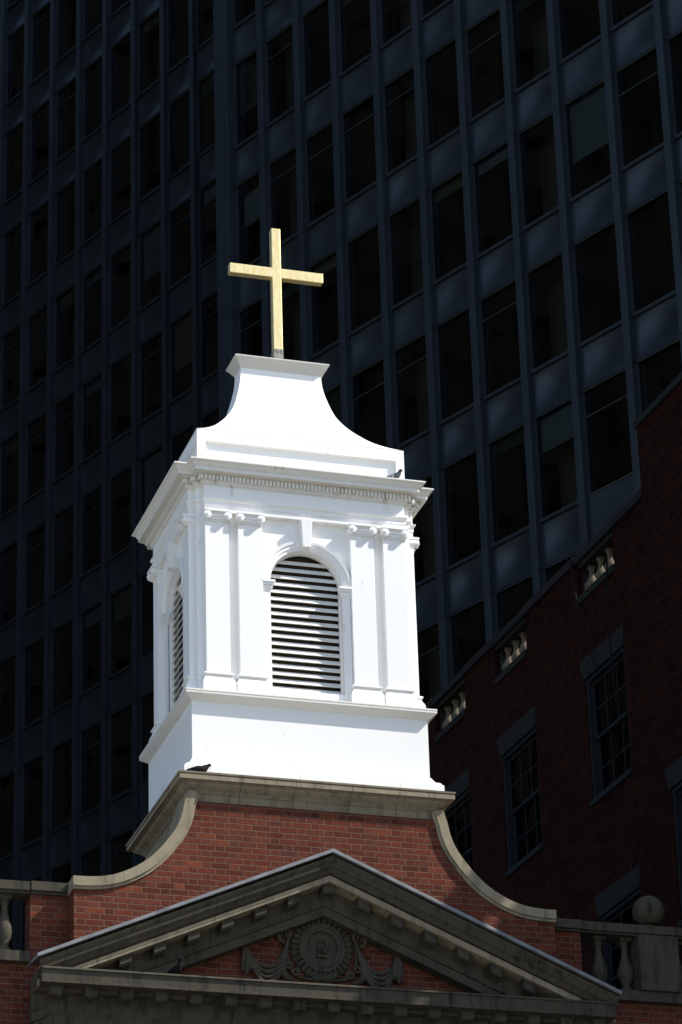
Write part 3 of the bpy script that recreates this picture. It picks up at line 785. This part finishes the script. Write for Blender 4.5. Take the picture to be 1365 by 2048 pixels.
bays = [(1.43,2.88),(-1.40,.0),(-5.10,-3.63),(4.6,6.05)]
edges = [-6.4] + sorted([q for b in bays for q in b]) + [9.0]
for i in range(0, len(edges), 2):
    m = MB(Tz); m.box(.0, .38, edges[i], edges[i+1], 22.701, 23.44); m.build('parapet_pier', M['brick_wing'], wing)
m = MB(Tz); u = -6.38; k_ = 0
L_ = [-6.38,-5.12,-3.6,-1.42,.02,1.40,2.9,4.6,6.1,9]
for a, b in zip(L_[:-1], L_[1:]):
    m.box(-.06 if k_ % 2 == 0 else -.045, .44, a+.003, b-.003, 23.445, 23.60 if k_ % 2 == 0 else 23.585); k_ += 1
m.build('coping', M['stone_wing'], wing, .012)
for a, b in bays:
    m = MB(Tz); m.box(-.03, .40, a+.002, b-.002, 22.70, 22.83); m.box(.02,.36, a+.002, b-.002, 23.36, 23.443)
    m.box(.10,.28, a, a+.05, 22.83, 23.36); m.box(.10,.28, b-.05, b, 22.83, 23.36)
    bal = m.build('balustrade', M['stone_wing'], wing, .006)
    n = 4
    for i in range(n):
        add_baluster(bal, .19, a + (b-a)*(i+.5)/n, 22.83, M['stone_mid'], .74, rs=1.3)
# taller block, standing a little forward
m = MB(Tz)
tb_holes = [(-8.15,-6.66,16.2,18.33),(-8.15,-6.66,12.0,14.1),(-12.2,-10.7,16.2,18.33)]
holes_wall(m, -17.5, -6.4, -1.6, 24.64, tb_holes, x=-.06)
m.box(.6, 9.5, -17.5, -6.4, -1.6, 24.60)
m.add([(-.06,-6.4,22),(1.0,-6.4,22),(1.0,-6.4,24.64),(-.06,-6.4,24.64)], [(0,3,2,1)])
m.add([(-.06,-17.5,-1.6),(9.5,-17.5,-1.6),(9.5,-17.5,24.64),(-.06,-17.5,24.64)], [(0,1,2,3)])
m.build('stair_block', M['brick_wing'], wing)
for h in tb_holes: sash_window(wing, *h, x=-.06)
m = MB(Tz)
for i in range(6): m.box(-.12, .42, -6.38-(i+1)*1.85+.003, -6.38-i*1.85-.003, 24.645, 24.77)
m.build('coping', M['stone_wing'], wing, .012)
# lower street block of the same building; its roofline throws the shadow over the pediment
m = MB(Tz); fh = [(-28+i*3.3, -26.5+i*3.3, z, z+2.0) for i in range(3) for z in (3, 7.2, 11.4, 15.6)]
holes_wall(m, -28.5, -17.5, -1.6, 19.75, fh, x=-.03); m.box(.6, 9.5, -28.5, -17.5, -1.6, 20.7)
m.add([(-.03,-28.5,-1.6),(9.5,-28.5,-1.6),(9.5,-28.5,20.75),(-.03,-28.5,20.75)], [(0,1,2,3)])
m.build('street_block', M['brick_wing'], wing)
for h in fh: sash_window(wing, *h, x=-.03)
m = MB(Tz); m.box(-.12, .5, -28.6, -17.52, 20.755, 20.9); m.build('coping', M['stone_wing'], wing, .012)
# cables hanging down the wall
def lw(p):   # wing-local -> world
    c, s = math.cos(TH_), math.sin(TH_)
    return (CX+8.0 + p[0]*c - p[1]*s, CY+13.9543 + p[0]*s + p[1]*c, p[2]+ZO)
for lab, a, b in (('slack black cable hanging from the third balustrade opening to the window below', (-.10,-3.60,23.5), (-.08,-4.3,21.3)), ('thin black cable running straight down beside the farther slack cable', (-.10,-5.05,23.0), (-.08,-5.0,20.3))):
    m = MB(); P_ = [lw(tuple(a[j]+(b[j]-a[j])*t for j in range(3))) for t in [i/12 for i in range(13)]]
    base = Vector(P_[0]); mm = MB(lambda p: (p[0]-base.x, p[1]-base.y, p[2]-base.z))
    P_ = [(p[0]-.05*math.sin(math.pi*i/12), p[1], p[2]) for i, p in enumerate(P_)]
    mm.tube(P_, .014, 6); o = mm.build('cable', M['black']); o.location = base; tag(o, lab, 'cable')

# ================================================================== OFFICE TOWER
TWX, TWY = 24.0, 72.0
tower = empty('office_tower', (TWX, TWY, 0))
tag(tower, 'dark blue glass office tower with vertical steel mullions filling the background behind the steeple', 'skyscraper')
PHT = 3.8; SPH = 1.14
class Wing:
    def __init__(s, az, d, z0, us, kmin, kmax):
        s.az, s.d, s.z0, s.us, s.k = az, d, z0, us, (kmin, kmax)
        s.t = Vector((math.cos(az), -math.sin(az), 0)); s.n = Vector((math.sin(az), math.cos(az), 0))
    def W(s, u, v, z):        # u along the wall, v into the building, z from the eye
        p = s.t*u + s.n*(s.d + v); return Vector((p.x, p.y, z))
    def T(s, p):
        q = s.W(*p); return (q.x-TWX, q.y-TWY, q.z+ZO)
uR = [-60.25,-58.70,-57.19,-55.54,-53.955,-52.36,-50.71,-49.10,-47.33,-45.60] + [-45.60+1.66*i for i in range(1, 6)]
uL = [-83.13-1.585*i for i in range(6, 0, -1)] + [-83.13,-81.57,-79.97,-78.38,-76.83,-75.21,-73.59,-72.01,-70.45]
WR = Wing(R_(67.65), 48.193, 50.39, [-61.98+.0] + uR, -9, 4)
WL = Wing(R_(70.11), 50.131, 59.71, uL, -11, 2)
MW, MP = .215, .15       # mullion width, projection
cells = []
for W in (WR, WL):
    us = W.us
    for i in range(len(us)-1):
        a = us[i] + (MW if not (W is WR and i == 0) else .56); b = us[i+1]
        for k_ in range(*W.k):
            zb = W.z0 + PHT*k_
            # spandrel zb..zb+SPH ; window zb+SPH .. zb+PHT
            for typ, z0_, z1_ in (('s', zb, zb+SPH), ('w', zb+SPH, zb+PHT)):
                P4 = [px(W.W(uu_, .05, zz)) for uu_, zz in ((a,z0_),(b,z0_),(b,z1_),(a,z1_))]
                xs_ = [p[0] for p in P4]; ys_ = [p[1] for p in P4]
                cxp, cyp = sum(xs_)/4, sum(ys_)/4
                w_ = max(0, min(1365, max(xs_)) - max(0, min(xs_))); h_ = max(0, min(2048, max(ys_)) - max(0, min(ys_)))
                area = w_*h_
                if 400 < cxp < 815 and 900 < cyp < 1800: area = 0
                if 300 < cxp < 840 and 1080 < cyp < 1900: area = 0
                if cyp > 1765: area = 0
                if cxp > 870 and cyp > 1398 - (cxp-870)*1.05: area = 0
                cells.append([area, typ, W, a, b, z0_, z1_, i, k_])
def win_geo(mb, gb, W, a, b, z0, z1):
    mb.T = W.T; t = .032
    fb = lambda *q: mb.box(*q)
    fb(a, a+t, .0, .14, z0, z1); fb(b-t, b, .0, .14, z0, z1)
    fb(a+t, b-t, .0, .14, z1-.05, z1); fb(a+t, b-t, -.035, .14, z0, z0+.045); fb(a+t, b-t, .02, .14, z0+.045, z0+.075)
    if gb is not None:
        gb.T = W.T; x = .045
        gb.add([(a+t*.5,x,z0+.04),(b-t*.5,x,z0+.04),(b-t*.5,x,z1-.03),(a+t*.5,x,z1-.03)], [(0,1,2,3)])
def span_geo(mb, W, a, b, z0, z1):
    mb.T = W.T; n = 14; vs = []; dep = rnd.uniform(.05, .10)
    for j in range(n+1):
        for i in range(n+1):
            s_, t_ = i/n, j/n; bul = dep*(math.sin(math.pi*s_)*math.sin(math.pi*t_))**1.15 if 0 < i < n and 0 < j < n else 0
            vs.append((a+.02+(b-a-.04)*s_, .035+bul, z0+.03+(z1-z0-.07)*t_))
    mb.add(vs, [(j*(n+1)+i, j*(n+1)+i+1, (j+1)*(n+1)+i+1, (j+1)*(n+1)+i) for j in range(n) for i in range(n)], True)
    mb.box(a, b, -.022, .10, z0-.005, z0+.028)       # drip edge
    mb.box(a, b, -.03, .10, z1-.042, z1-.004)
    mb.box(a, a+.02, -.005, .10, z0+.028, z1-.042); mb.box(b-.02, b, -.005, .10, z0+.028, z1-.042)
rnd = random.Random(11)
for typ in ('w', 's'):
    cs = sorted([c for c in cells if c[1] == typ], key=lambda c: -c[0])
    top, rest = cs[:99], cs[99:]
    for ar, _, W, a, b, z0, z1, i, k_ in top:
        if typ == 's':
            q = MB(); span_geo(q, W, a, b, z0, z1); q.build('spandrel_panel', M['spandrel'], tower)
        else:
            q = MB(); g = MB(); win_geo(q, g, W, a, b, z0, z1)
            wd = q.build('window', M['sill'], tower); g.build('glass', M['glass'], wd)
            cx_, cy_ = px(W.W((a+b)/2, .1, (z0+z1)/2))
            special = abs(cx_-500) < 22 and abs(cy_-455) < 60
            r_ = rnd.random()
            if special:
                bl = MB(W.T); bl.box(a+.15, b-.35, .16, .19, z0+1.35, z1-.35); bl.build('blind', M['blind_b'], wd)
            elif r_ < .30:
                bl = MB(W.T); hh = rnd.choice((.35, .5, .9, 1.6)); bl.box(a+.04, b-.04, .16, .175, z1-hh, z1-.05); bl.build('blind', M[rnd.choice(('blind', 'blind_b', 'inwall', 'blind_d'))], wd)
            elif r_ < .62:
                bl = MB(W.T); hh = rnd.choice((.62, .66, .70)); bl.box(a+.033, b-.033, .015, .05, z1-hh, z1-hh+.028); bl.build('transom', M['sill'], wd)
    q = MB(); g = MB()
    for ar, _, W, a, b, z0, z1, i, k_ in rest:
        if typ == 's':
            q.T = W.T; q.box(a, b, -.02, .10, z0, z1)
        else: win_geo(q, g, W, a, b, z0, z1)
    if typ == 's': tag(q.build('spandrel_panel', M['spandrel'], tower), kind='stuff')
    else:
        wd = tag(q.build('window', M['sill'], tower), kind='stuff'); tag(g.build('glass', M['glass'], wd), kind='stuff')
for W in (WR, WL):
    zlo, zhi = W.z0 + PHT*W.k[0], W.z0 + PHT*W.k[1]
    for i, u in enumerate(W.us):
        q = MB(W.T)
        w_ = .56 if (W is WR and i == 0) else MW
        pr_ = MP + (.10 if w_ > .5 else 0)
        for k_ in range(*W.k):    # sections with a fine joint at every floor
            z0_, z1_ = W.z0+PHT*k_-.035, W.z0+PHT*(k_+1)-.045
            q.box(u, u+w_, -pr_, .12, z0_, z1_)
            q.box(u+.012, u+w_-.012, -pr_+.012, .12, z1_, z1_+.010)
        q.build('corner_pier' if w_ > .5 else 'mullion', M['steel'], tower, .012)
    # interior: slabs with pale ceilings, columns, back wall
    q = MB(W.T); u0, u1 = W.us[0]+.1, W.us[-1]
    for k_ in range(*W.k):
        zb = W.z0+PHT*k_; q.box(u0, u1, .20, 7.4, zb+.10, zb+SPH-.12)
    q.build('floor_slab', M['ceil'], tower)
    q = MB(W.T); q.box(u0, u1, 7.4, 7.6, zlo, zhi)
    for i in range(0, len(W.us)-1, 1):
        if rnd.random() < .35: q.box(W.us[i]+.05, W.us[i]+.13, 1.2, 7.4, zlo, zhi)
    q.build('interior_wall', M['inwall'], tower)
    q = MB(W.T)
    for i in range(1, len(W.us), 3): q.box(W.us[i]+.15, W.us[i]+.75, .75, 1.35, zlo, zhi)
    q.build('interior_column', M['incol'], tower)
    # shell: base storeys, top, ends
    q = MB(W.T); q.box(W.us[0]+.02, W.us[-1]+.2, .3, 22, -1.6, zlo-.02); q.box(W.us[0]+.02, W.us[-1]+.2, 0, 22, zhi+.02, zhi+3)
    q.box(W.us[0]+.02, W.us[-1]+.2, 7.8, 22, zlo-.02, zhi+.02)
    q.box(W.us[-1]+.21, W.us[-1]+.5, -.1, 22, -1.6, zhi+3); q.box(W.us[0]-.02, W.us[0]+.10, .13, 22, -1.6, zhi)
    q.build('tower_shell', M['steel'], tower)

# ================================================================== unseen masonry tower, added left of the frame for the glass to reflect
nb = empty('unseen_masonry_tower', (-26, 90, 0))
tag(nb, 'tall dark unseen masonry tower added for the glass tower to reflect, left of everything else', 'building')
m = MB(); m.box(-18, 17.6, -12, 55, 0, 96); m.build('core', M['far_wall'], nb)
m = MB()
for k_ in range(26): m.box(-18.3, 17.9, -12.3, 55.3, k_*3.7, k_*3.7+1.5)
m.build('wall', M['far_wall'], nb)
m = MB()
for i in range(30): m.box(17.6, 18.1, -12+i*2.2, -12+i*2.2+.8, 0, 96)
for i in range(15): m.box(-18+i*2.5, -18+i*2.5+.8, -12.5, -12, 0, 96)
tag(m.build('wall_pier', M['far_wall'], nb), kind='stuff')

# ================================================================== PIGEONS
def m_feather(name, a, b, s=30):
    k = N(name); k.pr(k.mix(k.ramp(k.noise(s, 3), .4, .62), a, b), .9, spec=.05); return k.m
def pigeon(name, loc, rz, mats, label, crouch=1.0, sc=1.0, up=0.0):
    body = MB()
    c = crouch
    P_ = catmull([(-.150,0,.050*c),(-.120,0,.052*c),(-.070,0,.060*c),(-.015,0,.070*c),(.045,0,.074*c),(.085,0,.088+up*.3),(.104,0,.112+up*.7),(.114,0,.134+up),(.126,0,.142+up),(.142,0,.138+up),(.150,0,.135+up),(.166,0,.130+up)], 3)
    R0 = catmull([(.013,),(.018,),(.034,),(.048,),(.050,),(.037,),(.026,),(.021,),(.0225,),(.016,),(.006,),(.0015,)], 3)
    body.tube(P_, [r[0] for r in R0], 12, up=(0,1,0))
    b = body.build('pigeon', mats[0]); b.location = loc; b.rotation_euler = (0,0,rz); b.scale = (sc,)*3
    for s in (-1, 1):
        w_ = MB(); w_.tube(catmull([(.062,s*.030,.078*c),(.02,s*.047,.074*c),(-.05,s*.040,.064*c),(-.115,s*.014,.058*c),(-.150,s*.004,.052*c)], 3), [r for r in (.012,.020,.025,.028,.029,.029,.026,.023,.019,.014,.010,.007,.004)], 8, squash=.45, up=(0,1,0))
        w_.build('wing', mats[1], b)
        l_ = MB(); l_.cyl((.005,s*.018,.045*c),(.012,s*.020,0.0),.004,n=6); l_.cyl((.0,s*.020,.003),(.035,s*.022,.003),.003,n=5)
        l_.build('leg', M['pink'], b)
    bands = [(-1, .133)]
    return tag(b, label, 'bird')
k = N('pigeon_leg_skin'); k.pr((.35,.12,.10), .6); M['pink'] = k.m
dk = m_feather('slate_feathers', (.016,.014,.017), (.035,.022,.024)); dk2 = m_feather('dark_wing_feathers', (.014,.013,.015), (.028,.026,.03))
gy = m_feather('grey_feathers', (.12,.13,.15), (.06,.06,.07)); wh = m_feather('checkered_wing_feathers', (.50,.50,.50), (.05,.05,.06), 60)
bk = m_feather('black_feathers', (.012,.012,.014), (.02,.02,.022))
pigeon('pigeon', (CX-1.475, CY-1.29, 14.566+ZO), R_(-3), (dk, dk2), 'dark grey pigeon crouching on the left end of the stone ledge under the white belfry', .60, .98, -.034)
pigeon('pigeon', (CX+1.13, CY-1.18, 18.768+ZO), R_(-38), (gy, wh), 'grey and white checkered pigeon on top of the white cornice near its right corner', .85, .95)
pigeon('pigeon', (CX-1.89, CY-1.66, 11.887+ZO), R_(-70), (bk, bk), 'black bird standing on the horizontal cornice inside the left half of the pediment', 1.0, 1.05, .035)

# consistent outward normals on closed parts
import bmesh
for me in {o.data for o in bpy.data.objects if o.type == 'MESH' and o.name.split('.')[0] not in ('glass',)}:
    b = bmesh.new(); b.from_mesh(me); bmesh.ops.recalc_face_normals(b, faces=b.faces); b.to_mesh(me); b.free()
